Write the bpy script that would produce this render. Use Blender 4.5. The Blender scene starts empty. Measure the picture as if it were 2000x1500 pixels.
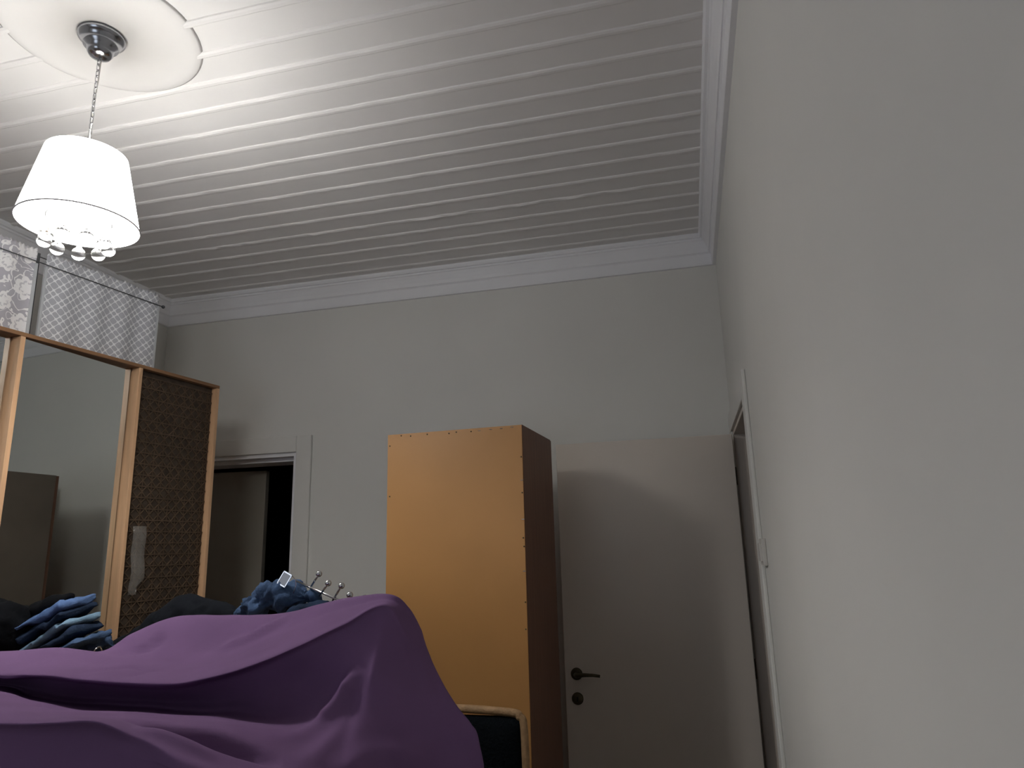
import bpy, bmesh, math, random
from mathutils import Vector, Matrix, Euler, noise
random.seed(7)
PI = math.pi
H = 1.575                      # eye height above the floor
sc = bpy.context.scene
C = bpy.context.collection

# ------------------------------------------------------------ camera
cam_d = bpy.data.cameras.new('camera')
cam_d.sensor_width = 36.0
cam_d.lens = 36.0 * 1371.74 / 2000.0
cam_d.clip_start = 0.02
cam = bpy.data.objects.new('camera', cam_d); C.objects.link(cam)
RT, UP, FW = (Vector(v) for v in [[0.9698834, 0.2421649, -0.0261216], [0.0795974, -0.2137687, 0.9736361], [-0.2301965, 0.9463927, 0.2266064]])
cam.matrix_world = Matrix.Translation((0, 0, H)) @ Matrix((RT, UP, -FW)).transposed().to_4x4()
sc.camera = cam

# ------------------------------------------------------------ world, light, exposure
w = bpy.data.worlds.new('world'); sc.world = w; w.use_nodes = True
w.node_tree.nodes['Background'].inputs[0].default_value = (0.55, 0.62, 0.75, 1)
w.node_tree.nodes['Background'].inputs[1].default_value = 0.02
def light(name, kind, loc, energy, col, **k):
    d = bpy.data.lights.new(name, kind); d.energy = energy; d.color = col
    for a, b in k.items(): setattr(d, a, b)
    o = bpy.data.objects.new(name, d); C.objects.link(o); o.location = loc; return o
LAMP = Vector((-1.548, 1.43, 0))
BULB = 0.35; SHADE_E = 56.0
light('lamp_bulb_light', 'POINT', (LAMP.x, LAMP.y, H + 1.0), BULB, (1.0, 0.97, 0.90), shadow_soft_size=0.03)
dn = light('lamp_down_fill', 'SPOT', (LAMP.x, LAMP.y, H + .95), 28.0, (1.0, 0.985, 0.96), shadow_soft_size=0.05, spot_size=math.radians(168), spot_blend=0.5)  # added spot that strengthens the pendant's downward light on sheet and lower room
day = light('window_daylight', 'AREA', (-1.3, -1.45, 1.5), 6.5, (0.80, 0.88, 1.0), shape='RECTANGLE', size=1.1, size_y=1.3)
day.rotation_euler = (math.radians(90), 0, 0)
vs = sc.view_settings
vs.view_transform = 'Standard'; vs.look = 'None'; vs.gamma = 1; vs.use_curve_mapping = False
vs.exposure = 0.18
sc.cycles.max_bounces = 8; sc.cycles.diffuse_bounces = 5; sc.cycles.glossy_bounces = 4
sc.cycles.transmission_bounces = 6; sc.cycles.transparent_max_bounces = 8
sc.cycles.caustics_refractive = False; sc.cycles.caustics_reflective = False
sc.cycles.use_denoising = True

# ------------------------------------------------------------ materials
def mat(name, col, rough=0.6, metal=0.0, var=0.0, scale=6.0, bump=0.0, bscale=80.0, stretch=(1, 1, 1), spec=0.3, **k):
    m = bpy.data.materials.new(name); m.use_nodes = True
    nt = m.node_tree; b = nt.nodes['Principled BSDF']
    b.inputs['Base Color'].default_value = (*col, 1); b.inputs['Roughness'].default_value = rough
    b.inputs['Metallic'].default_value = metal; b.inputs['Specular IOR Level'].default_value = spec
    for a, v in k.items(): b.inputs[a.replace('_', ' ')].default_value = v
    tc = nt.nodes.new('ShaderNodeTexCoord'); mp = nt.nodes.new('ShaderNodeMapping')
    mp.inputs['Scale'].default_value = stretch; nt.links.new(tc.outputs['Object'], mp.inputs[0])
    if var:
        n = nt.nodes.new('ShaderNodeTexNoise'); n.inputs['Scale'].default_value = scale; n.inputs['Detail'].default_value = 5
        nt.links.new(mp.outputs[0], n.inputs[0])
        r = nt.nodes.new('ShaderNodeValToRGB'); r.color_ramp.elements[0].position = 0.3; r.color_ramp.elements[1].position = 0.7
        r.color_ramp.elements[0].color = (*[c * (1 - var) for c in col], 1)
        r.color_ramp.elements[1].color = (*[min(1, c * (1 + var)) for c in col], 1)
        nt.links.new(n.outputs[0], r.inputs[0]); nt.links.new(r.outputs[0], b.inputs['Base Color'])
    if bump:
        n = nt.nodes.new('ShaderNodeTexNoise'); n.inputs['Scale'].default_value = bscale; n.inputs['Detail'].default_value = 4
        nt.links.new(mp.outputs[0], n.inputs[0])
        bp = nt.nodes.new('ShaderNodeBump'); bp.inputs['Strength'].default_value = bump; bp.inputs['Distance'].default_value = 0.01
        nt.links.new(n.outputs[0], bp.inputs['Height']); nt.links.new(bp.outputs[0], b.inputs['Normal'])
    return m
M = dict(
    wall=mat('wall_paint', (0.755, 0.75, 0.715), 0.75, var=0.03, scale=1.5, bump=0.05, bscale=14),
    ceil=mat('ceiling_paint', (0.79, 0.775, 0.76), 0.6, var=0.03, scale=3, bump=0.05, bscale=20),
    trim=mat('trim_paint', (0.90, 0.905, 0.93), 0.5, var=0.02, scale=4),
    door=mat('door_paint', (0.72, 0.655, 0.585), 0.45, var=0.03, scale=2),
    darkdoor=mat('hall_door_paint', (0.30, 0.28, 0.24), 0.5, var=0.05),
    hall=mat('hall_darkness', (0.03, 0.03, 0.032), 0.9, var=0.1),  # near-black walls: the darkness of the unlit halls is put into the colour
    floor=mat('floor_boards', (0.16, 0.10, 0.06), 0.5, var=0.2, stretch=(1, 8, 1)),
    hard=mat('hardboard', (0.46, 0.235, 0.082), 0.42, var=0.07, scale=2.2, bump=0.03, spec=0.4),
    cabside=mat('cabinet_side_veneer', (0.20, 0.095, 0.058), 0.5, var=0.12, stretch=(8, 8, 0.6)),
    cableft=mat('cabinet_left_veneer', (0.21, 0.17, 0.135), 0.5, var=0.08),
    edge=mat('board_edge', (0.42, 0.22, 0.10), 0.6, var=0.1),
    pine=mat('pine_wood', (0.70, 0.43, 0.245), 0.4, var=0.16, scale=4, stretch=(9, 9, 0.8), spec=0.4),
    pined=mat('pine_top', (0.28, 0.15, 0.075), 0.5, var=0.2, scale=4, stretch=(9, 1, 9)),
    caneback=mat('panel_backing', (0.060, 0.042, 0.030), 0.6, var=0.3, scale=30),
    cane=mat('woven_strip', (0.105, 0.068, 0.042), 0.55, var=0.25, scale=25),
    chrome=mat('chrome', (0.62, 0.62, 0.64), 0.12, 1.0),
    canopy=mat('brushed_chrome', (0.46, 0.47, 0.50), 0.22, 1.0),
    brass=mat('tarnished_brass', (0.09, 0.075, 0.045), 0.45, 0.6),
    black=mat('black_plastic', (0.008, 0.008, 0.009), 0.6),
    switch=mat('switch_plastic', (0.62, 0.60, 0.56), 0.35),
    purple=mat('purple_cotton', (0.165, 0.092, 0.195), 0.85, var=0.06, scale=9, bump=0.05, bscale=300, spec=0.1),
    blackcloth=mat('black_cloth', (0.006, 0.0065, 0.008), 0.95, var=0.3, scale=20, bump=0.3, bscale=60, spec=0.1),
    darkcloth=mat('charcoal_cloth', (0.010, 0.0115, 0.015), 0.95, var=0.25, scale=14, bump=0.3, bscale=50, spec=0.1),
    denim=mat('mid_denim', (0.060, 0.100, 0.185), 0.9, var=0.55, scale=14, bump=0.6, bscale=45, spec=0.1),
    denimd=mat('dark_denim', (0.018, 0.030, 0.058), 0.9, var=0.5, scale=14, bump=0.6, bscale=45, spec=0.1),
    deniml=mat('light_denim', (0.17, 0.27, 0.37), 0.9, var=0.35, scale=16, bump=0.6, bscale=45, spec=0.1),
    denimb=mat('bright_blue_denim', (0.10, 0.17, 0.34), 0.9, var=0.3, scale=16, bump=0.6, bscale=45, spec=0.1),
    rattan=mat('pale_rattan', (0.40, 0.25, 0.13), 0.6, var=0.2, scale=40, bump=0.4, bscale=90),
    pad=mat('black_pile', (0.006, 0.008, 0.010), 1.0, bump=0.8, bscale=120, spec=0.05),
    table=mat('table_top', (0.20, 0.14, 0.09), 0.5, var=0.2),
    railgrey=mat('dull_grey_metal', (0.10, 0.105, 0.11), 0.5, 0.3),
    enamel=mat('white_enamel', (0.9, 0.9, 0.88), 0.4),
    steel=mat('grey_tube', (0.35, 0.35, 0.36), 0.35, 0.8),
)
def mirror_mat():
    m = mat('mirror_glass', (0.86, 0.90, 0.88), 0.015, 1.0); return m
M['mirror'] = mirror_mat()
def glow(name, col, s):
    m = bpy.data.materials.new(name); m.use_nodes = True; b = m.node_tree.nodes['Principled BSDF']
    b.inputs['Base Color'].default_value = (0.85, 0.83, 0.78, 1); b.inputs['Roughness'].default_value = 0.8
    b.inputs['Emission Color'].default_value = (*col, 1); b.inputs['Emission Strength'].default_value = s
    return m
M['shade'] = glow('lit_shade_fabric', (1.0, 0.99, 0.97), SHADE_E * 0.28)
M['bulb'] = glow('lit_bulb', (1, 0.98, 0.95), 25)
def glass(name, col, rough, ior):
    return mat(name, col, rough, 0.0, Transmission_Weight=1.0, IOR=ior, spec=0.5)
M['crystal'] = mat('crystal_glass', (1, 1, 1), 0.0, Transmission_Weight=1.0, IOR=1.5, spec=0.5)
M['pane'] = mat('window_pane', (0.9, 0.95, 1), 0.0, Transmission_Weight=1.0, IOR=1.02)
M['film'] = mat('clear_film', (0.45, 0.42, 0.38), 0.15, Alpha=0.22, spec=0.8)

def MN(nt, op, a, b=None, c=None):
    n = nt.nodes.new('ShaderNodeMath'); n.operation = op
    for i, v in enumerate((a, b, c)):
        if v is None: continue
        if isinstance(v, (int, float)): n.inputs[i].default_value = v
        else: nt.links.new(v, n.inputs[i])
    return n.outputs[0]
def mixmat(name, ca, cb, build):
    m = bpy.data.materials.new(name); m.use_nodes = True; nt = m.node_tree; b = nt.nodes['Principled BSDF']
    b.inputs['Roughness'].default_value = 0.85; b.inputs['Specular IOR Level'].default_value = 0.1
    tc = nt.nodes.new('ShaderNodeTexCoord'); sp = nt.nodes.new('ShaderNodeSeparateXYZ'); nt.links.new(tc.outputs['UV'], sp.inputs[0])
    f = build(nt, sp.outputs[0], sp.outputs[1], tc)
    mx = nt.nodes.new('ShaderNodeMix'); mx.data_type = 'RGBA'
    mx.inputs[6].default_value = (*ca, 1); mx.inputs[7].default_value = (*cb, 1)
    nt.links.new(f, mx.inputs[0]); nt.links.new(mx.outputs[2], b.inputs['Base Color'])
    return m
def trellis(nt, u, v, tc):
    s = 1 / 0.034
    a = MN(nt, 'MULTIPLY', MN(nt, 'ADD', u, v), PI * s); c = MN(nt, 'MULTIPLY', MN(nt, 'SUBTRACT', u, v), PI * s)
    h = MN(nt, 'MULTIPLY', MN(nt, 'ADD', MN(nt, 'SINE', a), 0.24), MN(nt, 'ADD', MN(nt, 'SINE', c), 0.24))
    return MN(nt, 'LESS_THAN', MN(nt, 'ABSOLUTE', h), 0.17)
def damask(nt, u, v, tc):
    # large blossoms with scalloped petals on a staggered grid, scrolling leaves between them
    outs = []
    for ou, ov, rad, k in ((0.0, 0.0, 0.044, 7), (0.085, 0.075, 0.032, 6)):
        cu = MN(nt, 'SUBTRACT', MN(nt, 'MODULO', MN(nt, 'ADD', u, 5.1 + ou), 0.17), 0.085)
        cv = MN(nt, 'SUBTRACT', MN(nt, 'MODULO', MN(nt, 'ADD', v, 4.8 + ov), 0.15), 0.075)
        r = MN(nt, 'SQRT', MN(nt, 'ADD', MN(nt, 'MULTIPLY', cu, cu), MN(nt, 'MULTIPLY', cv, cv)))
        th = MN(nt, 'ARCTAN2', cv, cu)
        lim = MN(nt, 'ADD', rad * 0.82, MN(nt, 'MULTIPLY', MN(nt, 'ABSOLUTE', MN(nt, 'SINE', MN(nt, 'MULTIPLY', th, k / 2))), rad * 0.30))
        inn = MN(nt, 'LESS_THAN', r, lim)
        ring = MN(nt, 'LESS_THAN', MN(nt, 'ABSOLUTE', MN(nt, 'SUBTRACT', r, MN(nt, 'MULTIPLY', lim, 0.55))), 0.004)
        outs.append(MN(nt, 'SUBTRACT', inn, MN(nt, 'MULTIPLY', ring, 0.6)))
    n = nt.nodes.new('ShaderNodeTexNoise'); n.inputs['Scale'].default_value = 19; n.inputs['Detail'].default_value = 0.5
    n.inputs['Distortion'].default_value = 1.6; nt.links.new(tc.outputs['UV'], n.inputs[0])
    leaf = MN(nt, 'LESS_THAN', MN(nt, 'ABSOLUTE', MN(nt, 'SUBTRACT', n.outputs[0], 0.5)), 0.038)
    return MN(nt, 'MAXIMUM', MN(nt, 'MAXIMUM', outs[0], outs[1]), leaf)
M['trellis'] = mixmat('trellis_print', (0.52, 0.53, 0.57), (0.93, 0.94, 0.96), trellis)
M['damask'] = mixmat('floral_print', (0.50, 0.49, 0.53), (0.92, 0.91, 0.91), damask)
M['hem'] = mat('pale_hem', (0.58, 0.60, 0.62), 0.85)

# ------------------------------------------------------------ helpers
def me_obj(name, verts, faces, m, parent=None, smooth=False, kind=None):
    me = bpy.data.meshes.new(name); me.from_pydata([tuple(v) for v in verts], [], faces); me.update()
    if m: me.materials.append(m)
    if smooth:
        for p in me.polygons: p.use_smooth = True
    o = bpy.data.objects.new(name, me); C.objects.link(o)
    if parent: o.parent = parent
    if kind: o['kind'] = kind
    return o
class MB:
    def __init__(s): s.v = []; s.f = []
    def add(s, v, f):
        n = len(s.v); s.v += [Vector(x) for x in v]; s.f += [tuple(i + n for i in q) for q in f]; return s
    def box(s, x0, x1, y0, y1, z0, z1):
        return s.add([(x0, y0, z0), (x1, y0, z0), (x1, y1, z0), (x0, y1, z0), (x0, y0, z1), (x1, y0, z1), (x1, y1, z1), (x0, y1, z1)],
                     [(0, 3, 2, 1), (4, 5, 6, 7), (0, 1, 5, 4), (1, 2, 6, 5), (2, 3, 7, 6), (3, 0, 4, 7)])
    def tube(s, pts, r, n=8, closed=False):
        pts = [Vector(p) for p in pts]; k = len(pts); rings = []
        up = Vector((0, 0, 1))
        for i, p in enumerate(pts):
            a = pts[(i - 1) % k] if (closed or i > 0) else p
            b = pts[(i + 1) % k] if (closed or i < k - 1) else p
            t = (b - a).normalized(); q = up if abs(t.dot(up)) < 0.95 else Vector((1, 0, 0))
            x = t.cross(q).normalized(); y = t.cross(x)
            rr = r[i] if isinstance(r, (list, tuple)) else r
            rings.append([p + x * rr * math.cos(2 * PI * j / n) + y * rr * math.sin(2 * PI * j / n) for j in range(n)])
        v = [q for rg in rings for q in rg]; f = []
        for i in range(k if closed else k - 1):
            i2 = (i + 1) % k
            for j in range(n): f.append((i * n + j, i2 * n + j, i2 * n + (j + 1) % n, i * n + (j + 1) % n))
        if not closed: f.append(tuple(range(n - 1, -1, -1))[::-1]); f.append(tuple((k - 1) * n + j for j in range(n - 1, -1, -1)))
        return s.add(v, f)
    def lathe(s, prof, c=(0, 0, 0), n=32, cap=True):
        c = Vector(c); v = []; f = []
        for r, z in prof:
            v += [c + Vector((r * math.cos(2 * PI * j / n), r * math.sin(2 * PI * j / n), z)) for j in range(n)]
        for i in range(len(prof) - 1):
            for j in range(n): f.append((i * n + j, i * n + (j + 1) % n, (i + 1) * n + (j + 1) % n, (i + 1) * n + j))
        return s.add(v, f)
    def ball(s, c, r, sz=1.0, n=14):
        return s.lathe([(max(1e-4, r * math.sin(PI * i / n)), -r * sz * math.cos(PI * i / n)) for i in range(n + 1)], c, n * 2)
    def obj(s, name, m, parent=None, smooth=False, kind=None, bevel=0, origin=None):
        v = s.v
        if origin is not None:
            v = [x - Vector(origin) for x in v]
        o = me_obj(name, v, s.f, m, parent, smooth, kind)
        if origin is not None: o.location = origin
        bm = bmesh.new(); bm.from_mesh(o.data); bmesh.ops.remove_doubles(bm, verts=bm.verts, dist=1e-6)
        bmesh.ops.recalc_face_normals(bm, faces=bm.faces); bm.to_mesh(o.data); bm.free()
        if bevel:
            b = o.modifiers.new('bevel', 'BEVEL'); b.width = bevel; b.segments = 2; b.limit_method = 'ANGLE'
        return o
def empty(name, loc=(0, 0, 0), rz=0):
    o = bpy.data.objects.new(name, None); C.objects.link(o); o.location = loc; o.rotation_euler.z = rz; o.empty_display_size = 0.05; return o
def tag(o, label, cat, group=None):
    o['label'] = label; o['category'] = cat
    if group: o['group'] = group
    return o
def struct(o): o['kind'] = 'structure'; return o
def bx(name, b, m, parent=None, bevel=0, **k): return MB().box(*b).obj(name, m, parent, bevel=bevel, **k)

# ------------------------------------------------------------ room shell
XR, XL, YB, YF = 0.225, -2.95, 3.42, -1.6
ZC = H + 1.49; T = 0.20
D1A, D1B, D1T = 2.56, 3.335, 2.07           # doorway in the right wall
D2A, D2B, D2T = -2.86, -2.04, H + 0.54      # doorway in the back wall
def floor_():
    root = struct(bx('floor', (XL - T, XR + 1.6, YF - T, YB + 1.6, -0.12, -0.02), M['floor']))
    x = XL - T
    i = 0
    while x < XR + 0.2:
        x1 = min(x + 0.14, XR + T); bx('floor_board', (x + 0.001, x1 - 0.001, YF, YB + 0.3, -0.02, 0.0), M['floor'], root); x = x1
    return root
floor_()
b = MB(); b.box(XL - T, D2A, YB, YB + T, 0, ZC + 0.1); b.box(D2B, XR, YB, YB + T, 0, ZC + 0.1); b.box(D2A, D2B, YB, YB + T, D2T, ZC + 0.1)
struct(b.obj('wall_back', M['wall']))
b = MB(); b.box(XR, XR + T, YF - T, D1A, 0, ZC + 0.1); b.box(XR, XR + T, D1B, YB + T, 0, ZC + 0.1); b.box(XR, XR + T, D1A, D1B, D1T, ZC + 0.1)
struct(b.obj('wall_right', M['wall']))
struct(bx('wall_left', (XL - T, XL, YF - T, YB, 0, ZC + 0.1), M['wall']))
WX0, WX1, WZ0, WZ1 = -1.95, -0.65, 0.8, 2.3
b = MB(); b.box(XL, WX0, YF - T, YF, 0, ZC + 0.1); b.box(WX1, XR, YF - T, YF, 0, ZC + 0.1)
b.box(WX0, WX1, YF - T, YF, 0, WZ0); b.box(WX0, WX1, YF - T, YF, WZ1, ZC + 0.1)
struct(b.obj('wall_front', M['wall']))
b = MB(); b.box(WX0, WX0 + .05, YF - .12, YF - .06, WZ0, WZ1); b.box(WX1 - .05, WX1, YF - .12, YF - .06, WZ0, WZ1)
b.box(WX0 + .05, WX1 - .05, YF - .12, YF - .06, WZ0, WZ0 + .05); b.box(WX0 + .05, WX1 - .05, YF - .12, YF - .06, WZ1 - .05, WZ1)
b.box(-1.33, -1.27, YF - .12, YF - .06, WZ0 + .05, WZ1 - .05)
win = struct(b.obj('window_1', M['trim']))
for a, c in ((WX0 + .05, -1.33), (-1.27, WX1 - .05)): bx('pane', (a, c, YF - .095, YF - .09, WZ0 + .05, WZ1 - .05), M['pane'], win)

# ceiling: painted boards with battens over the joints
ceil = struct(bx('ceiling', (XL - T, XR + T, YF - T, YB + T, ZC + 0.012, ZC + 0.10), M['ceil']))
y0 = 1.953 - 0.122 * 29; k = 0
me_board = None
x_in = 0.155
for i in range(42):
    y = y0 + i * 0.122
    if y + 0.122 > YB + 0.02: break
    o = MB().box(XL, XR - 0.002, 0.0015, 0.1205, 0, 0.012)
    if me_board is None: bo = o.obj('ceiling_board', M['ceil'], ceil); me_board = bo.data
    else:
        bo = bpy.data.objects.new('ceiling_board', me_board); C.objects.link(bo); bo.parent = ceil
    bo.location = (0, y, ZC)
def batten_mesh(seed, rough):
    random.seed(seed); b = MB(); n = 90; v = []; f = []
    for i in range(n + 1):
        x = XL + (x_in + 0.01 - XL) * i / n
        j = (noise.noise(Vector((x * 9, seed, 0))) * 0.0018 + noise.noise(Vector((x * 40, seed, 3))) * 0.0012) * rough
        pr = [(-0.014 + j, 0.0), (-0.012 + j, -0.004), (-0.005, -0.007 - j), (0.005, -0.007 - j), (0.0105 + j, -0.004), (0.0125 + j, 0.0)]
        v += [(x, a, c) for a, c in pr]
    for i in range(n):
        for q in range(5): f.append((i * 6 + q, (i + 1) * 6 + q, (i + 1) * 6 + q + 1, i * 6 + q + 1))
    f.append((0, 1, 2, 3, 4, 5)); f.append(tuple(n * 6 + q for q in (5, 4, 3, 2, 1, 0)))
    return b.add(v, f)
bmeshes = [batten_mesh(s, r) for s, r in ((1, 1), (2, 1.2), (3, 3.2))]
data = []
for i in range(41):
    y = y0 + (i + 0) * 0.122
    if y < YF + .05 or y > YB - 0.10: continue
    kd = 2 if i in (36,) else i % 2
    if len(data) <= kd or True:
        key = kd
    if key not in [d[0] for d in data]:
        o = bmeshes[key].obj('batten', M['ceil'], ceil); data.append((key, o.data))
    else:
        o = bpy.data.objects.new('batten', [d[1] for d in data if d[0] == key][0]); C.objects.link(o); o.parent = ceil
    o.location = (0, y, ZC)
# smooth plaster disc the lamp hangs from
MB().lathe([(0.0001, -0.0095), (0.22, -0.0095), (0.245, -0.0085), (0.262, -0.005), (0.27, 0.0), (0.0001, 0.0)], (LAMP.x, LAMP.y, ZC), 64).obj('ceiling_rose', M['ceil'], ceil, smooth=True)

# cornices: cove between two fillets
prof = [(0.0, -0.150), (0.016, -0.150), (0.018, -0.142), (0.020, -0.095), (0.026, -0.088), (0.030, -0.088), (0.034, -0.070), (0.042, -0.050),
        (0.050, -0.034), (0.056, -0.030), (0.056, -0.022), (0.066, -0.020), (0.072, -0.010), (0.072, 0.0), (0.0, 0.0)]
def cornice(name, a, c, inward):
    a = Vector(a); c = Vector(c); d = Vector(inward); t = (c - a).normalized(); v = []; f = []; n = len(prof)
    for p, s in ((a, 1), (c, -1)):
        for o_, z in prof: v.append(p + d * o_ + t * (s * o_) + Vector((0, 0, ZC + z)))
    for i in range(n): f.append((i, (i + 1) % n, n + (i + 1) % n, n + i))
    f.append(tuple(range(n))); f.append(tuple(range(2 * n - 1, n - 1, -1)))
    return struct(MB().add(v, f).obj(name, M['trim']))
cornice('trim_1', (XL, YB, 0), (XR, YB, 0), (0, -1, 0))
cornice('trim_2', (XR, YB, 0), (XR, YF, 0), (-1, 0, 0))
cornice('trim_3', (XL, YF, 0), (XL, YB, 0), (1, 0, 0))
cornice('trim_4', (XR, YF, 0), (XL, YF, 0), (0, 1, 0))
for nm, bb in (('baseboard_back', (D2B + .09, XR, YB - .015, YB, 0, .10)), ('baseboard_right', (XR - .015, XR, YF, D1A - .10, 0, .10)),
               ('baseboard_left', (XL, XL + .015, YF, YB, 0, .10)), ('baseboard_front', (XL + .015, XR - .015, YF, YF + .015, 0, .10))):
    struct(bx(nm, bb, M['trim'], bevel=.003))

# right doorway: jamb lining, casing, dark hall beyond
b = MB(); b.box(XR - .002, XR + T, D1B - .022, D1B, 0, D1T); b.box(XR - .002, XR + T, D1A, D1A + .022, 0, D1T); b.box(XR - .002, XR + T, D1A + .022, D1B - .022, D1T - .022, D1T)
b.box(XR + .05, XR + .065, D1B - .034, D1B - .022, 0, D1T - .022); b.box(XR + .05, XR + .065, D1A + .022, D1B - .034, D1T - .034, D1T - .022)
jam = struct(b.obj('trim_5', M['darkjamb'] if 'darkjamb' in M else M['door'], bevel=.002))
b = MB(); b.box(XR - .013, XR, D1A - .085, D1A + .006, 0, D1T + .085); b.box(XR - .013, XR, D1A + .006, YB, D1T - .004, D1T + .085)
b.box(XR - .013, XR, D1B - .006, YB, 0, D1T - .004)
struct(b.obj('trim_6', M['wall'], bevel=.004))
b = MB(); hx = XR + T
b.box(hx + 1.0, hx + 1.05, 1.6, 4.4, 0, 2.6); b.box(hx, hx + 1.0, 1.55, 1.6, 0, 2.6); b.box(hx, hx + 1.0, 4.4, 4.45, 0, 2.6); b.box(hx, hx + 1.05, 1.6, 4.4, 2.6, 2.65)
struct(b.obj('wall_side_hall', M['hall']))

# open door leaf, standing against the back wall
dr = struct(MB().box(XR - 0.812, XR - 0.012, 3.255, 3.297, 0.008, 2.043).obj('door_1', M['door'], bevel=.003))
hxz = (-0.535, 3.255)
for z, nm in ((H - 0.547, 'handle_rosette'), (H - 0.648, 'lock_rosette')):
    b = MB(); pr = [(0.0001, -0.008), (0.020, -0.008), (0.025, -0.005), (0.026, 0.0)]
    b.lathe(pr, (0, 0, 0), 28); b.v = [Vector((hxz[0] + p.x, hxz[1] + p.z, z + p.y)) for p in b.v]
    ro = b.obj(nm, M['brass'], dr, smooth=True)
    if nm == 'lock_rosette':
        MB().box(hxz[0] - .003, hxz[0] + .003, hxz[1] - .0095, hxz[1] - .0075, z - .010, z + .008).obj('keyhole', M['black'], ro)
    else:
        MB().tube([(hxz[0], 3.25, z), (hxz[0], 3.222, z), (hxz[0] + .008, 3.212, z), (hxz[0] + .04, 3.208, z + .003), (hxz[0] + .075, 3.208, z + .003), (hxz[0] + .108, 3.210, z - .001)],
                  [.010, .010, .010, .008, .0065, .006], 10).obj('lever', M['brass'], ro, smooth=True)
for z in (0.25, 1.05, 1.86):
    MB().tube([(XR - .010, 3.310, z - .04), (XR - .010, 3.310, z + .04)], .006, 8).obj('hinge', M['brass'], dr)

# doorway in the back wall with a leaf ajar into a dark hall
b = MB(); y1 = YB + T
b.box(D2B - .025, D2B, YB - .002, y1, 0, D2T); b.box(D2A, D2A + .025, YB - .002, y1, 0, D2T); b.box(D2A + .025, D2B - .025, YB - .002, y1, D2T - .025, D2T)
b.box(D2B - .045, D2B - .025, YB + .05, y1, 0, D2T - .025); b.box(D2A + .025, D2B - .045, YB + .05, y1, D2T - .045, D2T - .025)
struct(b.obj('trim_7', M['trim'], bevel=.002))
b = MB(); b.box(D2B - .004, D2B + .085, YB - .018, YB, 0, D2T + .085); b.box(D2A - .085, D2A + .004, YB - .018, YB, 0, D2T + .085); b.box(D2A + .004, D2B - .004, YB - .018, YB, D2T - .004, D2T + .085)
struct(b.obj('trim_8', M['wall'], bevel=.004))
d2 = struct(empty('door_2', (D2A + .03, YB + T - .02, 0), math.radians(6)))
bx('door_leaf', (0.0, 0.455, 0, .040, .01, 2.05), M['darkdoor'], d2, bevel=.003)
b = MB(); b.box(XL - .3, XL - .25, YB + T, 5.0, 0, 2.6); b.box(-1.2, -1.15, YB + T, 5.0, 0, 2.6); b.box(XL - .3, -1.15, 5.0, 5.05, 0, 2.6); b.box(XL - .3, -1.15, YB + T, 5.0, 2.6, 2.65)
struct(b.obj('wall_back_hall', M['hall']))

# light switch beside the right doorway
sw = tag(empty('light_switch', (XR, 2.415, H - 0.035)), 'small white light switch on the right wall beside the doorway casing', 'switch')
bx('plate', (-.014, 0, -.040, .040, -.042, .042), M['switch'], sw, bevel=.003)
bx('rocker', (-.020, -.009, -.026, .026, -.028, .028), M['switch'], sw, bevel=.002)

# ------------------------------------------------------------ pendant lamp
lamp = tag(empty('pendant_lamp', (LAMP.x, LAMP.y, ZC - .0095)), 'lit white drum-shade pendant lamp hanging by a chain from the ceiling', 'lamp')
MB().lathe([(0.0001, 0), (.058, 0), (.062, -.004), (.062, -.012), (.055, -.016), (.046, -.030), (.046, -.036), (.036, -.040), (.034, -.056), (.028, -.066), (.012, -.072), (.0001, -.072)], (0, 0, 0), 40).obj('canopy', M['canopy'], lamp, smooth=True)
ZS1, ZS0 = 1.092 - 1.4805, 0.884 - 1.4805
i = 0; z = -.075; link = None
while z > ZS1 + .055:
    pts = [(0.0045 * math.cos(a), 0, z - .011 + .0125 * math.sin(a)) for a in [2 * PI * q / 12 for q in range(12)]]
    if i % 2: pts = [(0, p[0], p[2]) for p in pts]
    o = MB().tube(pts, .0016, 6, closed=True).obj('chain_link', M['chrome'], lamp, smooth=True)
    z -= .019; i += 1
MB().tube([(.004, .003, -.07), (.006, 0, -.15), (-.004, .004, -.22), (.004, -.003, ZS1 + .03), (0, 0, ZS1 - .05)], .0018, 6).obj('cord', M['switch'], lamp, smooth=True)
MB().tube([(-.022, 0, ZS1 - .005), (-.018, 0, ZS1 + .018), (0, 0, ZS1 + .030), (.018, 0, ZS1 + .018), (.022, 0, ZS1 - .005)], .003, 8).obj('hanger_loop', M['switch'], lamp, smooth=True)
shd = MB().lathe([(.102, ZS1), (.148, ZS0), (.146, ZS0), (.100, ZS1)], (0, 0, 0), 64).obj('lamp_shade', M['shade'], lamp, smooth=True)
MB().tube([(.1485 * math.cos(a), .1485 * math.sin(a), ZS0) for a in [2 * PI * q / 64 for q in range(64)]], .0022, 6, closed=True).obj('rim', M['enamel'], shd, smooth=True)
sp = MB()
for a in (0.3, 0.3 + 2 * PI / 3, 0.3 + 4 * PI / 3): sp.tube([(0, 0, ZS1 - .012), (.100 * math.cos(a), .100 * math.sin(a), ZS1 - .004)], .0018, 6)
sp.obj('shade_spider', M['enamel'], lamp)
MB().lathe([(.013, -.03), (.013, .03), (.0001, .03)], (0, 0, ZS1 - .06), 16).obj('bulb_socket', M['enamel'], lamp)
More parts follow.
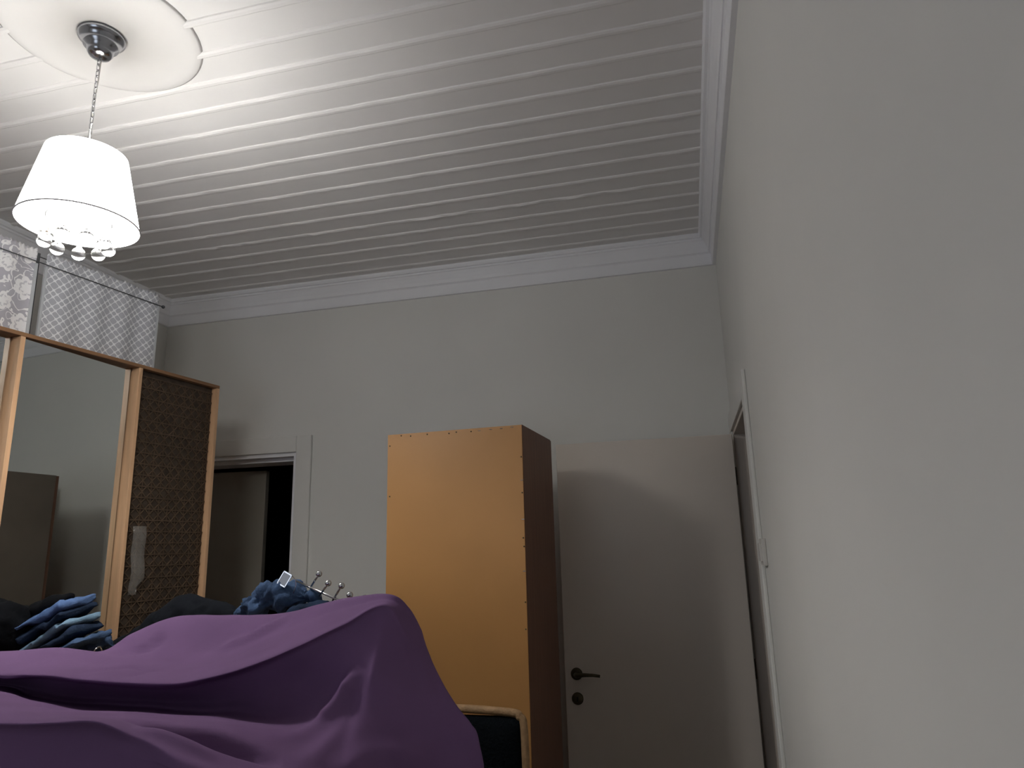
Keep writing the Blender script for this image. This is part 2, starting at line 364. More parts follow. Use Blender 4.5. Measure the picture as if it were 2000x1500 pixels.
# frame that carries the crystal drops
fr = MB(); ZD = ZS0 - .004
fr.tube([(.078 * math.cos(a), .078 * math.sin(a), ZD + .02) for a in [2 * PI * q / 32 for q in range(32)]], .003, 6, closed=True)
for a in (0, PI / 2, PI, 1.5 * PI): fr.tube([(0, 0, ZS1 - .07), (.078 * math.cos(a), .078 * math.sin(a), ZD + .02)], .002, 6)
fr.obj('drop_frame', M['enamel'], lamp)
NB = 9
for q in range(NB):
    a = 2 * PI * (q + 0.15) / NB + 0.1
    c = (.076 * math.cos(a), .076 * math.sin(a), ZD - .050)
    g = MB(); g.lathe([(.0001, .042), (.004, .036), (.005, .026), (.008, .018)] + [(max(1e-4, .018 * math.sin(t)), .018 * math.cos(t)) for t in [0.5 + (PI - .5) * s / 12 for s in range(13)]], c, 20)
    g.obj('glass_drop', M['crystal'], lamp, smooth=True)

# ------------------------------------------------------------ wardrobe on the left
WR = math.radians(-6.6)
wd = tag(empty('wardrobe', (-2.145, 2.865, 0), WR), 'tall pine-framed wardrobe with two mirror doors and a dark woven door', 'wardrobe')
# local: x = 0 front, -x towards the wall; y from 0 (right end) to negative (towards the viewer)
WZ = H + .795; MOD = 0.49; NM = 4; RC = .022; MIR = math.radians(3.0)
def modbound(i): return -(0.452 if i == 1 else 0.452 + (i - 1) * .505) if i else 0
ys = [modbound(i) for i in range(NM + 1)]
bx('top_board', (-.55, 0, ys[-1] - .02, 0, WZ - .015, WZ), M['pined'], wd, bevel=.002)
bx('back_panel', (-.56, -.55, ys[-1] - .02, 0, 0.02, WZ), M['edge'], wd)
bx('plinth', (-.53, -.02, ys[-1], -.0, 0, .07), M['pined'], wd)
bx('bottom_board', (-.55, 0, ys[-1] - .02, 0, .07, .09), M['pined'], wd)
for i, y in enumerate(ys):
    nm = 'side_panel' if i in (0, NM) else 'divider'
    yy = y if i == 0 else y + .010
    bx(nm, (-.549 if i in (0, NM) else -.40, -.0005, yy - .018, yy, .09, WZ - .015), M['pine'], wd, bevel=.0015)
for i in range(NM):
    ya, yb = ys[i + 1] + .011, ys[i] - (.023 if i == 0 else .013)
    o = empty('door', (0, 0, 0)); o.parent = wd
    if i == 0:
        bx('door_panel', (-RC - .022, -RC - .004, ya, yb, .09, WZ - .016), M['caneback'], o)
        b = MB(); cell = (yb - ya) / 9; x = -RC - .004; z = .10
        def strip(p, q, r, off):
            p = Vector(p); q = Vector(q); t = (q - p).normalized(); n = Vector((0, -t.z, t.y)) * r
            A = [p - n, p + n, q + n, q - n]; b.add([(x - .001, a.y, a.z) for a in A] + [(x + off, a.y, a.z) for a in A], [(4, 5, 6, 7), (0, 1, 5, 4), (1, 2, 6, 5), (2, 3, 7, 6), (3, 0, 4, 7)])
        nz = int((WZ - .13) / cell)
        for r in range(nz + 1): strip((0, ya, z + r * cell), (0, yb, z + r * cell), .0022, .004)
        for r in range(nz):
            for c_ in range(9):
                y0_ = ya + c_ * cell; z0_ = z + r * cell; m_ = cell / 2
                strip((0, y0_, z0_), (0, y0_ + cell, z0_ + cell), .0018, .0030)
                strip((0, y0_ + cell, z0_), (0, y0_, z0_ + cell), .0018, .0034)
                strip((0, y0_ + m_, z0_), (0, y0_ + m_, z0_ + cell), .0014, .0024)
        b.obj('woven_lattice', M['cane'], o, kind='stuff')
    else:
        bx('mirror', (-.003, .003, ya + .006 - (ya + yb) / 2, yb - .006 - (ya + yb) / 2, .09, WZ - .016), M['mirror'], o)
        o.location = (-RC - .007, (ya + yb) / 2, 0); o.rotation_euler.z = MIR
# torn plastic strip caught on the woven door
film = tag(me_obj('plastic_film', *(lambda n: ([(0.004 * math.sin(i * 1.3) + .003 * j, (-0.004 + 0.030 * j + .012 * (i / n)) * (1.0 if i < n - 1 else .55), -i * .030) for i in range(n + 1) for j in range(3)],
     [(i * 3 + j, i * 3 + j + 1, i * 3 + j + 4, i * 3 + j + 3) for i in range(n) for j in range(2)]))(9), M['film'], None, True), 'strip of clear torn plastic hanging on the dark woven wardrobe door', 'plastic')
film.location = (-2.196, 2.455, H + .125); film.rotation_euler = (0, 0, WR)
sm = film.modifiers.new('solid', 'SOLIDIFY'); sm.thickness = .0008

# storage frame with fabric curtains on top of the wardrobe
CA, CB = Vector((-2.33, 2.62)), Vector((-2.485, 1.55))       # right end, left end of the front rail
dv = (CB - CA).normalized(); CR = math.atan2(dv.y, dv.x); ZR = H + 1.135
fr = tag(empty('clothes_rail', (CA.x, CA.y, WZ), CR), 'thin metal rail frame on top of the pine wardrobe carrying the fabric curtains', 'rail')
L = (CB - CA).length
for z, off in ((ZR - WZ, .024), (ZR - WZ + .045, -.03)):
    b = MB(); b.tube([(-.012, off, z), (L, off, z)], .0022, 8); b.ball((-.014, off, z), .008, n=8); b.obj('rail', M['railgrey'], fr, smooth=True)
for xx in (.012, 0.555, L - .01): MB().tube([(xx, -.012, 0), (xx, -.012, ZR - WZ + .05)], .006, 8).obj('post', M['railgrey'], fr)
def curtain(name, x0, x1, m, label, ph):
    nx, nz = 126, 14; v = []; f = []; top = ZR - WZ + .055; uv = []
    for i in range(nx + 1):
        for j in range(nz + 1):
            x = x0 + (x1 - x0) * i / nx; z = .003 + (top - .003) * j / nz
            gz = 1.0
            y = .012 + .0045 * math.sin(x * 46 + ph) + .003 * noise.noise(Vector((x * 12, z * 3, ph)))
            if abs(z - (ZR - WZ)) < .02: y -= .003
            if j == nz: z += .009 * (abs((x / .0085) % 2 - 1) - .5) + .004 * noise.noise(Vector((x * 30, ph, 1)))
            v.append((x, y, z)); uv.append((x, z))
    for i in range(nx):
        for j in range(nz): a = i * (nz + 1) + j; f.append((a, a + nz + 1, a + nz + 2, a + 1))
    o = me_obj(name, v, f, m, None, True)
    ul = o.data.uv_layers.new(name='uv')
    for lp in o.data.loops: ul.data[lp.index].uv = uv[lp.vertex_index]
    s = o.modifiers.new('solid', 'SOLIDIFY'); s.thickness = .0015; s.offset = 0
    o.location = (CA.x, CA.y, WZ); o.rotation_euler.z = CR
    for xe in (x0, x1): bx('hem', (xe - .005, xe + .005, .0075, .0165, .003, ZR - WZ - .004), M['hem'], o)
    return tag(o, label, 'curtain')
curtain('fabric_curtain', .004, .535, M['trellis'], 'grey curtain with a white trellis print above the wardrobe', 0)
curtain('fabric_curtain', .575, L - .02, M['damask'], 'grey curtain with pale floral print above the mirror doors, at the left edge', 2)

# ------------------------------------------------------------ cabinet turned with its back to the viewer
cb = tag(empty('cabinet', (-.575, 2.5, 0), math.radians(-3.2)), 'tall narrow cabinet with orange hardboard back, standing before the open door', 'cabinet')
CW, CD, CH = .548, .43, H + .4425
bx('side_panel', (-.018, 0, .0045, CD, 0, CH), M['cabside'], cb, bevel=.001)
bx('side_panel', (-CW, -CW + .018, .0045, CD, 0, CH), M['cableft'], cb, bevel=.001)
bx('top_panel', (-CW + .018, -.018, .0045, CD, CH - .018, CH), M['cabside'], cb, bevel=.001)
bx('bottom_panel', (-CW + .018, -.018, .0045, CD, .06, .078), M['cabside'], cb)
bx('door', (-CW + .002, -.002, CD + .001, CD + .019, .03, CH - .002), M['cabside'], cb, bevel=.001)
bp = bx('back_panel', (-CW + .001, -.0015, 0, .0045, .03, CH - .001), M['hard'], cb)
random.seed(3)
for (px, pz, hor) in [(-.004, CH - .205, 1), (-.004, CH - .345, 1), (-.005, CH - .525, 1), (-.12, CH - .010, 1), (-.078, CH - .010, 1), (-.036, CH - .008, 1), (-.165, CH - .012, 1)]:
    MB().box(px - .0065, px + .0035, -.002, .0, pz - .001, pz + .001).obj('staple', M['chrome'], cb)
for (px, pz) in [(-.006, CH - .12), (-.006, CH - .25), (-.007, CH - .41), (-.005, CH - .44), (-.006, CH - .63), (-.007, CH - .72), (-.2, CH - .012), (-.26, CH - .010), (-.29, CH - .013), (-.38, CH - .010), (-.45, CH - .012), (-.49, CH - .008),
                 (-CW + .010, CH - .045), (-CW + .012, CH - .24), (-CW + .010, CH - .62)]:
    MB().ball((px, -.0005, pz), .0028, n=6).obj('nail_head', M['brass'], cb)

# ------------------------------------------------------------ folding table that carries the laundry
tb = tag(empty('storage_rack', (-1.36, 1.42, 0)), 'tall open rack under the purple sheet and the clothes, all but hidden', 'rack')
TT = 1.27
bx('rack_top', (-.62, .62, -.40, .44, TT - .02, TT), M['table'], tb, bevel=.003)
for z in (.35, .80): bx('shelf', (-.60, .60, -.38, .42, z, z + .02), M['table'], tb, bevel=.003)
for sx in (-.61, .61):
    for sy in (-.39, .43): MB().tube([(sx, sy, 0), (sx, sy, TT - .02)], .012, 8).obj('leg', M['steel'], tb)

# ------------------------------------------------------------ purple sheet
ROWS = [[(-2.03,1.6,0.8944), (-2.1659,1.6,0.9004), (-2.3018,1.6,0.9044), (-1.9484,1.6,0.9132), (-1.7021,1.6,0.9181), (-1.5535,1.6,0.9195), (-1.411,1.6,0.9244), (-1.3178,1.6,0.9772), (-1.2134,1.62,1.0148), (-1.0664,1.62,1.0155), (-0.8937,1.6,1.0234), (-0.7347,1.56,1.0508), (-0.6157,1.52,1.059), (-0.5837,1.54,1.0326), (-0.5624,1.55,0.9867)],
 [(-2.03,1.55,1.1944), (-2.1659,1.55,1.2004), (-2.3018,1.55,1.2044), (-1.9484,1.55,1.2132), (-1.7021,1.55,1.2181), (-1.5535,1.55,1.2195), (-1.411,1.55,1.2244), (-1.3178,1.55,1.2772), (-1.2134,1.57,1.3148), (-1.0664,1.57,1.3155), (-0.8937,1.55,1.3234), (-0.7347,1.51,1.3508), (-0.6157,1.47,1.359), (-0.5837,1.49,1.3326), (-0.5624,1.5,1.2867)],
 [(-2.03,1.5,1.3144), (-2.1659,1.5,1.3204), (-2.3018,1.5,1.3244), (-1.9484,1.5,1.3332), (-1.7021,1.5,1.3381), (-1.5535,1.5,1.3395), (-1.411,1.5,1.3444), (-1.3178,1.5,1.3972), (-1.2134,1.52,1.4348), (-1.0664,1.52,1.4355), (-0.8937,1.5,1.4434), (-0.7347,1.46,1.4708), (-0.6157,1.42,1.479), (-0.5837,1.44,1.4526), (-0.5624,1.45,1.4067)],
 [(-2.03,1.36,1.3578), (-2.06115,1.36,1.3638), (-2.0923,1.36,1.3678), (-1.7704,1.36,1.3738), (-1.5459,1.36,1.3755), (-1.4082,1.37,1.3828), (-1.276,1.37,1.3709), (-1.1647,1.38,1.363), (-1.0776,1.4,1.3651), (-0.9846,1.41,1.3833), (-0.8506,1.41,1.4191), (-0.7208,1.41,1.458), (-0.6138,1.4,1.4773), (-0.5755,1.42,1.4412), (-0.5517,1.44,1.3919)],
 [(-2.03,1.28,1.3479), (-1.99665,1.28,1.3539), (-1.9633,1.28,1.3579), (-1.6618,1.28,1.3644), (-1.4514,1.28,1.3667), (-1.3182,1.28,1.3681), (-1.1893,1.28,1.3616), (-1.0658,1.28,1.3553), (-0.9558,1.29,1.3609), (-0.8605,1.3,1.3814), (-0.7675,1.33,1.4134), (-0.6779,1.36,1.4502), (-0.6061,1.38,1.4738), (-0.5673,1.4,1.4233), (-0.5434,1.43,1.3813)],
 [(-2.03,1.2,1.3439), (-1.933,1.2,1.3499), (-1.836,1.2,1.3539), (-1.5535,1.2,1.3568), (-1.3567,1.2,1.3567), (-1.2442,1.2,1.3555), (-1.1589,1.2,1.3494), (-0.9967,1.2,1.3458), (-0.8981,1.2,1.3545), (-0.8064,1.22,1.3755), (-0.737,1.26,1.4045), (-0.6667,1.31,1.4406), (-0.5994,1.36,1.4704), (-0.559,1.38,1.4013), (-0.533,1.42,1.369)],
 [(-2.03,1.235,1.3311), (-1.9589,1.235,1.3371), (-1.8878,1.235,1.3411), (-1.5974,1.235,1.3434), (-1.3949,1.235,1.3425), (-1.2792,1.235,1.3405), (-1.1913,1.235,1.3324), (-1.0246,1.235,1.3281), (-0.9212,1.235,1.3372), (-0.8232,1.25,1.3579), (-0.738,1.272,1.3901), (-0.6671,1.318,1.4256), (-0.5991,1.355,1.4542), (-0.5526,1.37,1.3788), (-0.5184,1.41,1.3493)],
 [(-2.03,1.265,1.3168), (-1.9807,1.265,1.3228), (-1.9314,1.265,1.3268), (-1.634,1.265,1.3274), (-1.427,1.265,1.3269), (-1.327,1.265,1.3178), (-1.2233,1.265,1.3033), (-1.0474,1.265,1.3015), (-0.9265,1.265,1.3042), (-0.8031,1.27,1.3132), (-0.7221,1.295,1.3419), (-0.6511,1.3,1.3786), (-0.5977,1.325,1.3987), (-0.5411,1.35,1.3399), (-0.4955,1.4,1.3209)],
 [(-2.03,1.25,1.3134), (-1.9684,1.25,1.3194), (-1.9068,1.25,1.3234), (-1.6133,1.25,1.3243), (-1.4089,1.25,1.3229), (-1.3281,1.25,1.3059), (-1.2129,1.25,1.2913), (-1.0332,1.25,1.2883), (-0.897,1.25,1.2845), (-0.7586,1.25,1.2812), (-0.6749,1.255,1.2971), (-0.6241,1.28,1.3283), (-0.5902,1.29,1.3493), (-0.5298,1.33,1.3074), (-0.4753,1.39,1.2989)],
 [(-2.03,1.06,1.3177), (-1.819,1.06,1.3237), (-1.608,1.06,1.3277), (-1.362,1.06,1.3333), (-1.1909,1.06,1.3388), (-1.1015,1.06,1.327), (-0.9958,1.06,1.3225), (-0.8748,1.06,1.3187), (-0.7834,1.08,1.3099), (-0.7049,1.12,1.2892), (-0.6483,1.17,1.2673), (-0.6182,1.24,1.2889), (-0.5863,1.26,1.2983), (-0.5175,1.31,1.2678), (-0.4535,1.38,1.2766)],
 [(-2.03,0.92,1.3236), (-1.70925,0.92,1.3296), (-1.3885,0.92,1.3336), (-1.1765,0.92,1.3388), (-1.0287,0.92,1.3415), (-0.9352,0.92,1.3442), (-0.8542,0.92,1.3472), (-0.8041,0.94,1.327), (-0.7491,0.96,1.3063), (-0.6879,0.99,1.2789), (-0.6272,1.05,1.2545), (-0.605,1.17,1.2491), (-0.5801,1.22,1.2574), (-0.5065,1.29,1.2302), (-0.4302,1.37,1.2551)],
 [(-2.03,0.93,1.2943), (-1.71325,0.93,1.3003), (-1.3965,0.93,1.3043), (-1.184,0.93,1.3113), (-1.0355,0.93,1.3141), (-0.9462,0.93,1.3165), (-0.8599,0.93,1.3166), (-0.7837,0.93,1.3012), (-0.7069,0.92,1.2874), (-0.6498,0.95,1.262), (-0.5915,1,1.2366), (-0.5818,1.12,1.2111), (-0.567,1.18,1.2091), (-0.4984,1.27,1.1782), (-0.4117,1.36,1.2246)],
 [(-2.03,0.93,1.1766), (-1.6977,0.93,1.1826), (-1.3654,0.93,1.1866), (-1.1602,0.93,1.1982), (-1.0168,0.93,1.2064), (-0.9303,0.93,1.2113), (-0.8469,0.93,1.216), (-0.7651,0.925,1.2096), (-0.6905,0.92,1.1973), (-0.6156,0.92,1.19), (-0.5424,0.93,1.1852), (-0.5427,1.05,1.1529), (-0.536,1.12,1.1416), (-0.4816,1.24,1.1021), (-0.3973,1.35,1.1009)],
 [(-2.03,0.92,0.61), (-1.6977,0.92,0.616), (-1.3654,0.92,0.62), (-1.1602,0.92,0.62), (-1.0168,0.92,0.62), (-0.9303,0.92,0.62), (-0.8469,0.92,0.62), (-0.7651,0.915,0.62), (-0.6905,0.91,0.62), (-0.6156,0.91,0.62), (-0.5424,0.92,0.62), (-0.5427,1.04,0.62), (-0.536,1.11,0.62), (-0.4816,1.23,0.62), (-0.3973,1.34,0.62)]]
def cr(p0, p1, p2, p3, t):
    return 0.5 * ((2 * p1) + (-p0 + p2) * t + (2 * p0 - 5 * p1 + 4 * p2 - p3) * t * t + (-p0 + 3 * p1 - 3 * p2 + p3) * t ** 3)
def resample(line, s):
    out = []; n = len(line)
    for i in range(n - 1):
        p = [line[max(0, i - 1)], line[i], line[i + 1], line[min(n - 1, i + 2)]]
        for q in range(s): out.append(cr(*p, q / s))
    out.append(line[-1]); return out
R = [[Vector(p) for p in r] for r in ROWS]
R = [resample(r, 16) for r in R]
cols = [resample([r[i] for r in R], 13) for i in range(len(R[0]))]
FOLDS = [([Vector(p) for p in pl], w_, a_) for pl, w_, a_ in (
  (((-0.5823, 1.12, 1.2258), (-0.5447, 1.19, 1.2384), (-0.5009, 1.24, 1.2317), (-0.4629, 1.29, 1.1986)), .030, (0, -.034, .034)),
  (((-0.5915, 1.345, 1.458), (-0.5885, 1.305, 1.3922), (-0.5842, 1.24, 1.3151), (-0.5759, 1.18, 1.2634), (-0.5749, 1.14, 1.2278)), .011, (-.014, -.038, .004)),
  (((-0.6224, 1.285, 1.3676), (-0.6346, 1.27, 1.3299), (-0.6561, 1.235, 1.3017), (-0.6729, 1.13, 1.2801)), .017, (-.006, -.034, .020)),
  (((-0.8855, 1, 1.3279), (-0.7967, 1, 1.3232), (-0.7201, 1.02, 1.3015), (-0.6294, 1.06, 1.2638)), .016, (0, .014, -.036)),
  (((-0.8218, 0.95, 1.3269), (-0.7575, 0.965, 1.3061), (-0.6896, 0.98, 1.2829)), .015, (0, -.004, .012)),
  (((-1.0153, 1.41, 1.3705), (-0.9427, 1.42, 1.4053), (-0.8693, 1.46, 1.435)), .014, (0, -.004, .012)),
  (((-1.2495, 1.4, 1.3679), (-1.2003, 1.42, 1.3742), (-1.189, 1.46, 1.4)), .016, (0, .010, -.010)),
  (((-0.9598, 1.41, 1.3876), (-0.9509, 1.45, 1.4179)), .006, (0, .002, -.004)),
  (((-1.1794, 1.22, 1.3541), (-1.1269, 1.28, 1.3584), (-1.0217, 1.27, 1.3556)), .007, (0, .002, -.004)),
  (((-1.078, 1.22, 1.3519), (-1.066, 1.28, 1.3573)), .006, (0, .002, -.004)),
  (((-1.3721, 1.215, 1.3453), (-1.3226, 1.21, 1.3498), (-1.3027, 1.2, 1.3348)), .012, (0, -.014, 0)),
  (((-0.5325, 1.41, 1.3588), (-0.4913, 1.37, 1.2823), (-0.4561, 1.34, 1.185)), .010, (0, .016, 0)))]
nu, nv = len(cols), len(cols[0]); V = []
for i, c in enumerate(cols):
    for j, p in enumerate(c):
        q = p.copy(); a = noise.noise(Vector((p.x * 7, p.y * 5, p.z * 9))) * .006 + noise.noise(Vector((p.x * 16 + p.z * 9, p.y * 13, 2 + p.z * 10))) * .0025
        if j > 26: q.y += a; q.z += a * .6
        if j > 13:
            for pl, wd_, amp in FOLDS:
                best = 1e9; ub = 0; ns = len(pl) - 1
                for k_, (s0, s1) in enumerate(zip(pl, pl[1:])):
                    d_ = s1 - s0; t_ = max(0, min(1, (p - s0).dot(d_) / d_.dot(d_))); e_ = (p - s0 - d_ * t_).length
                    if e_ < best: best = e_; ub = (k_ + t_) / ns
                if best < wd_ * 3: q += Vector(amp) * math.exp(-(best / wd_) ** 2) * math.sin(PI * min(.5, max(.02, min(ub, 1 - ub) * 1.3))) 
        V.append(q)
F = [(i * nv + j, i * nv + j + 1, (i + 1) * nv + j + 1, (i + 1) * nv + j) for i in range(nu - 1) for j in range(nv - 1)]
sheet = me_obj('bed_sheet', V, F, M['purple'], None, True)
sm = sheet.modifiers.new('solid', 'SOLIDIFY'); sm.thickness = .0018
tag(sheet, 'large purple cotton sheet draped in folds over the pile of laundry', 'sheet')

# ------------------------------------------------------------ clothes
def heap(name, pts, rad, m, label, cat, seed, amp=.02, group=None, freq=9, flat=1.0):
    # crumpled garment: a tapering roll through pts, folded by noise
    P = resample([Vector(p) for p in pts], 14); Rr = resample([Vector((r, 0, 0)) for r in rad], 14); n = 36; v = []; f = []; k = len(P)
    for i, p in enumerate(P):
        t = (P[min(k - 1, i + 1)] - P[max(0, i - 1)]).normalized(); x = t.cross(Vector((0, 0, 1))).normalized(); y = x.cross(t)
        e = math.sin(PI * min(1, max(0, (i + .6) / (k + .2)))) ** .35
        for j in range(n):
            a = 2 * PI * j / n; d = x * math.cos(a) + y * math.sin(a) * flat; q = p + d * Rr[i].x * e
            q += d * (noise.noise(q * freq + Vector((seed, 0, 0))) * amp + abs(noise.noise(q * freq * 2.3 + Vector((0, seed, 0)))) * -amp * .8)
            v.append(q)
    for i in range(k - 1):
        for j in range(n): f.append((i * n + j, (i + 1) * n + j, (i + 1) * n + (j + 1) % n, i * n + (j + 1) % n))
    f.append(tuple(range(n))); f.append(tuple((k - 1) * n + j for j in range(n - 1, -1, -1)))
    o = me_obj(name, v, f, m, None, True); tag(o, label, cat, group); return o
def folded(name, c, rot, size, m, label, seed, group=None):
    # garment folded flat: two layers meeting in a rounded fold at one end
    lx, ly, h = size; v = []; f = []; n = 28; k = 40
    for i in range(k + 1):
        x = -lx / 2 + lx * i / k
        for j in range(n):
            a = 2 * PI * j / n; ex = .45
            yy = ly / 2 * math.copysign(abs(math.cos(a)) ** ex, math.cos(a)); zz = h / 2 * math.copysign(abs(math.sin(a)) ** .7, math.sin(a))
            e = min(1, (min(i, k - i) + .45) / 1.3) ** .5
            p = Vector((x, yy * (0.9 + .1 * e), zz * e))
            w_ = noise.noise(Vector((x * 16, yy * 12, zz * 20 + seed))); w2_ = noise.noise(Vector((x * 42, yy * 26, zz * 60 + seed * 3)))
            p += Vector((w2_ * .006, w_ * .016 + w2_ * .006, w_ * h * .55 + w2_ * h * .30)); p.z -= .10 * h * math.sin(x * 30 + seed)
            if j % n in (0, n - 1): p.y -= h * .18      # the crease between the two layers
            v.append(p)
    for i in range(k):
        for j in range(n): f.append((i * n + j, (i + 1) * n + j, (i + 1) * n + (j + 1) % n, i * n + (j + 1) % n))
    f.append(tuple(range(n))); f.append(tuple(k * n + j for j in range(n - 1, -1, -1)))
    o = me_obj(name, v, f, m, None, True); o.location = c; o.rotation_euler = rot
    return tag(o, label, 'trousers', group)
heap('jacket', [(-2.1979, 1.66, 1.325), (-2.0268, 1.68, 1.3719), (-1.906, 1.7, 1.3837), (-1.8446, 1.72, 1.3126)], [.10, .12, .085, .05], M['blackcloth'], 'crumpled black jacket heaped at the left edge beside the jeans stack', 'jacket', 3, .03)
heap('sweater', [(-1.9613, 1.74, 1.3863), (-1.8833, 1.74, 1.4175), (-1.7873, 1.73, 1.4533), (-1.7315, 1.73, 1.4753)], [.035, .034, .026, .015], M['blackcloth'], 'black folded garment lying on top of the jeans stack', 'sweater', 5, .012)
folded('folded_jeans', (-1.797, 1.74, 1.4243), (0.12, math.radians(-27), 0.05), (0.165, 0.15, 0.0235), M['denimb'], 'folded bright blue jeans, topmost of the tilted stack by the mirror', 1, 'folded jeans stack')
folded('folded_jeans', (-1.7825, 1.74, 1.3989), (0.12, math.radians(-27), 0.05), (0.155, 0.15, 0.0235), M['denimd'], 'folded dark navy jeans, second from top of the tilted stack', 2, 'folded jeans stack')
folded('folded_jeans', (-1.7682, 1.74, 1.3738), (0.12, math.radians(-27), 0.05), (0.155, 0.15, 0.0235), M['deniml'], 'folded pale blue jeans in the middle of the tilted stack', 3, 'folded jeans stack')
folded('folded_jeans', (-1.7521, 1.74, 1.349), (0.12, math.radians(-27), 0.05), (0.15, 0.15, 0.0235), M['denimd'], 'folded dark jeans under the pale pair in the tilted stack', 4, 'folded jeans stack')
folded('folded_jeans', (-1.7328, 1.74, 1.3244), (0.12, math.radians(-27), 0.05), (0.17, 0.15, 0.0235), M['denim'], 'folded mid blue jeans, lowest of the tilted stack', 5, 'folded jeans stack')
heap('jeans', [(-1.7813, 1.8, 1.2876), (-1.7283, 1.8, 1.3218), (-1.6756, 1.8, 1.3418), (-1.6403, 1.8, 1.328)], [.03, .028, .022, .012], M['denim'], 'small crumpled blue jeans between the folded stack and wardrobe post', 'trousers', 8, .014, freq=18)
heap('coat', [(-1.7209, 1.86, 1.2793), (-1.6259, 1.88, 1.3175), (-1.5406, 1.9, 1.3691), (-1.4463, 1.9, 1.4053), (-1.318, 1.88, 1.3896), (-1.2198, 1.86, 1.3734)], [.05, .060, .062, .058, .05, .04], M['darkcloth'], 'charcoal coat heaped behind the purple sheet in front of the woven door', 'coat', 12, .02)
heap('jeans', [(-1.2535, 1.8, 1.3934), (-1.1773, 1.79, 1.4346), (-1.0937, 1.78, 1.4602), (-1.0106, 1.77, 1.4549), (-0.9383, 1.75, 1.4236)], [.035, .045, .045, .038, .018], M['denim'], 'crumpled dark blue jeans with a buckle, beside the ball-tipped hanger', 'trousers', 21, .034, freq=19)
heap('dark_shirt', [(-1.0516, 1.74, 1.4185), (-0.9717, 1.73, 1.4293), (-0.908, 1.72, 1.4324), (-0.8404, 1.7, 1.4214)], [.022, .022, .018, .01], M['denimd'], 'dark navy shirt lying under the hanger rack', 'shirt', 33, .008, freq=16)
# belt with a square buckle lying on the jeans
bt = tag(empty('belt', (-1.0624, 1.74, 1.5086), 0), 'belt with a square chrome buckle lying on the crumpled jeans', 'belt')
bt.rotation_euler = (0.0, math.radians(30), math.radians(16))
b = MB(); w_, h_ = .0125, .0185
for q in ((-w_, w_, -.003, .003, h_ - .0032, h_), (-w_, w_, -.003, .003, -h_, -h_ + .0032), (-w_, -w_ + .002, -.003, .003, -h_, h_), (w_ - .002, w_, -.003, .003, -h_, h_)): b.box(*q)
b.obj('buckle_frame', M['chrome'], bt); bx('buckle_plate', (-w_ + .002, w_ - .002, -.001, .002, -h_ + .003, h_ - .003), M['steel'], bt)
MB().tube([(w_, 0, h_ - .002), (w_ + .012, .004, h_ - .006), (w_ + .022, .006, h_ - .020), (w_ + .026, .006, h_ - .04)], .0012, 6).obj('prong', M['chrome'], bt)
MB().tube([(0, .004, -h_), (.01, .012, -h_ - .03), (.05, .02, -h_ - .05)], [.006, .008, .006], 8).obj('strap', M['black'], bt)
ring = tag(MB().tube([(-1.6124, 1.7, 1.3254), (-1.6084, 1.7, 1.3334), (-1.6101, 1.71, 1.3373), (-1.6111, 1.72, 1.3373), (-1.6122, 1.73, 1.3239)], .0022, 8).obj('hanger_hook', M['chrome'], smooth=True), 'small chrome hanger hook poking up behind the sheet near the wardrobe post', 'hanger')


# ------------------------------------------------------------ multi-arm hanger with ball tips
hg = tag(empty('hanger_rack', (0, 0, 0)), 'chrome hanger rack with five ball-tipped arms sticking up behind the purple sheet', 'hanger')
hb = Vector((-0.9766, 1.74, 1.4826)); he = Vector((-0.7594, 1.66, 1.4188))
MB().tube([hb + (hb - he) * .3, hb, he], .0032, 8).obj('rail', M['chrome'], hg, smooth=True)
for a, b_ in (((-0.9942, 1.76, 1.4882), (-0.9507, 1.72, 1.5208)), ((-0.9526, 1.73, 1.465), (-0.9073, 1.69, 1.4986)), ((-0.9088, 1.72, 1.4538), (-0.8648, 1.68, 1.4923)), ((-0.8718, 1.7, 1.4314), (-0.8316, 1.66, 1.471)), ((-0.8217, 1.69, 1.4284), (-0.7868, 1.65, 1.4641))):
    a = Vector(a); b_ = Vector(b_)
    ar = MB().tube([a, b_], .0026, 8).obj('arm', M['chrome'], hg, smooth=True)
    MB().ball(b_, .0082, n=10).obj('ball_tip', M['chrome'], ar, smooth=True)
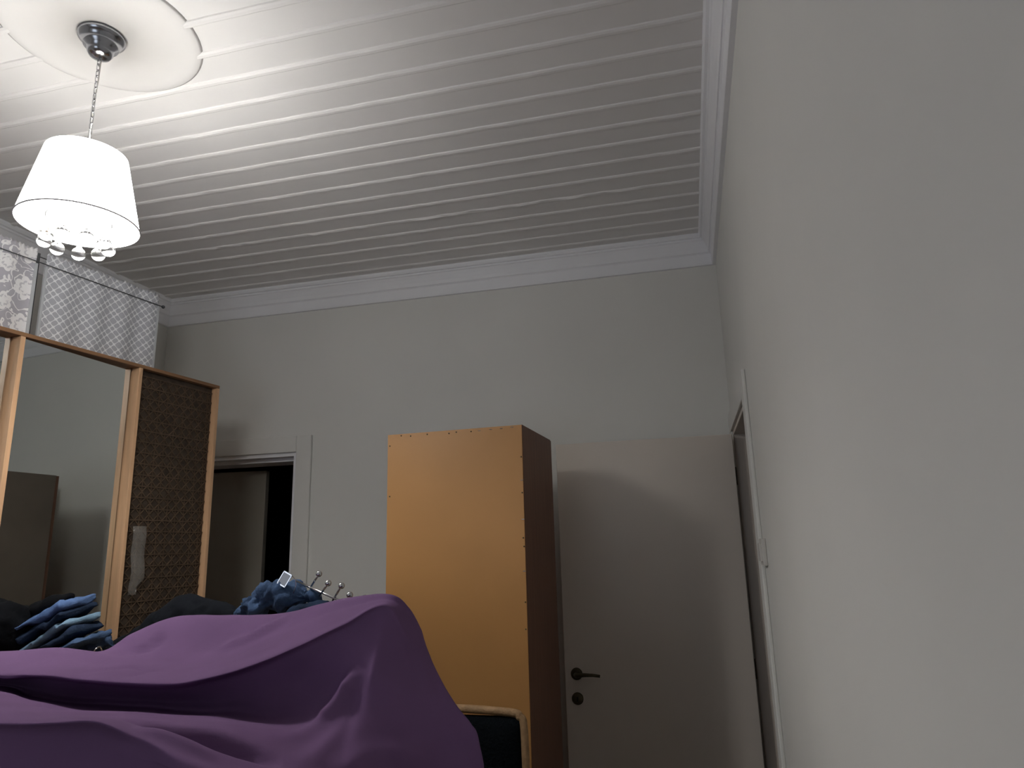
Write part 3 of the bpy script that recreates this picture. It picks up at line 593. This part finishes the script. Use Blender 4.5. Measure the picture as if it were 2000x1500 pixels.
MB().tube([he, he + Vector((-.01, .01, -.05)), Vector((min(he.x - .03, -.76), he.y + .03, 1.271))], .005, 8).obj('stand', M['chrome'], hg)

# ------------------------------------------------------------ chair before the cabinet
ch = tag(empty('chair', (-.775, 2.28, 0)), 'rattan-framed chair with a black plush back between sheet and cabinet', 'chair')
zt = 1.575 - .4985; xr = .232; xl = -.25
pts = [(xr + .006, -.01, .43), (xr + .004, 0, .70), (xr, 0, .92), (xr - .004, 0, zt - .035), (xr - .016, 0, zt - .012), (xr - .045, 0, zt), (0, 0, zt + .008), (xl + .045, 0, zt + .006), (xl + .016, 0, zt - .010), (xl + .004, 0, zt - .035), (xl, 0, .92), (xl - .004, 0, .70), (xl - .006, -.01, .43)]
MB().tube([tuple(p) for p in resample([Vector(p) for p in pts], 4)], .0125, 10).obj('back_frame', M['rattan'], ch, smooth=True)
b = MB(); v = []; f = []; n = 18
for i in range(n + 1):
    for j in range(n + 1):
        x = xl + .006 + (xr - xl - .012) * i / n; z = .55 + (zt - .012 - .55) * j / n
        e = (min(i, n - i) / 3.0) ; e2 = min(j, n - j) / 3.0; bul = .028 * min(1, e, e2) ** .5
        v.append((x, -bul - .002, z))
    for j in range(n + 1):
        z = .55 + (zt - .012 - .55) * j / n; v.append((xl + .006 + (xr - xl - .012) * i / n, .010, z))
w2 = 2 * (n + 1)
for i in range(n):
    for j in range(n):
        a = i * w2 + j; f.append((a, a + w2, a + w2 + 1, a + 1)); a += n + 1; f.append((a, a + 1, a + w2 + 1, a + w2))
for i in range(n): a = i * w2; f.append((a, a + n + 1, a + w2 + n + 1, a + w2)); a += n; f.append((a, a + w2, a + w2 + n + 1, a + n + 1))
for a0 in (0, n * w2):
    for j in range(n): f.append((a0 + j, a0 + j + 1, a0 + j + n + 2, a0 + j + n + 1))
b.add(v, f).obj('backrest', M['pad'], ch, smooth=True)
MB().box(xl, xr, -.38, .0, .41, .46).obj('seat', M['pad'], ch, bevel=.02)
for x in (xl + .01, xr - .01):
    for y in (-.365, -.01): MB().tube([(x, y, 0), (x, y, .43)], [.012, .016], 10).obj('leg', M['rattan'], ch, smooth=True)
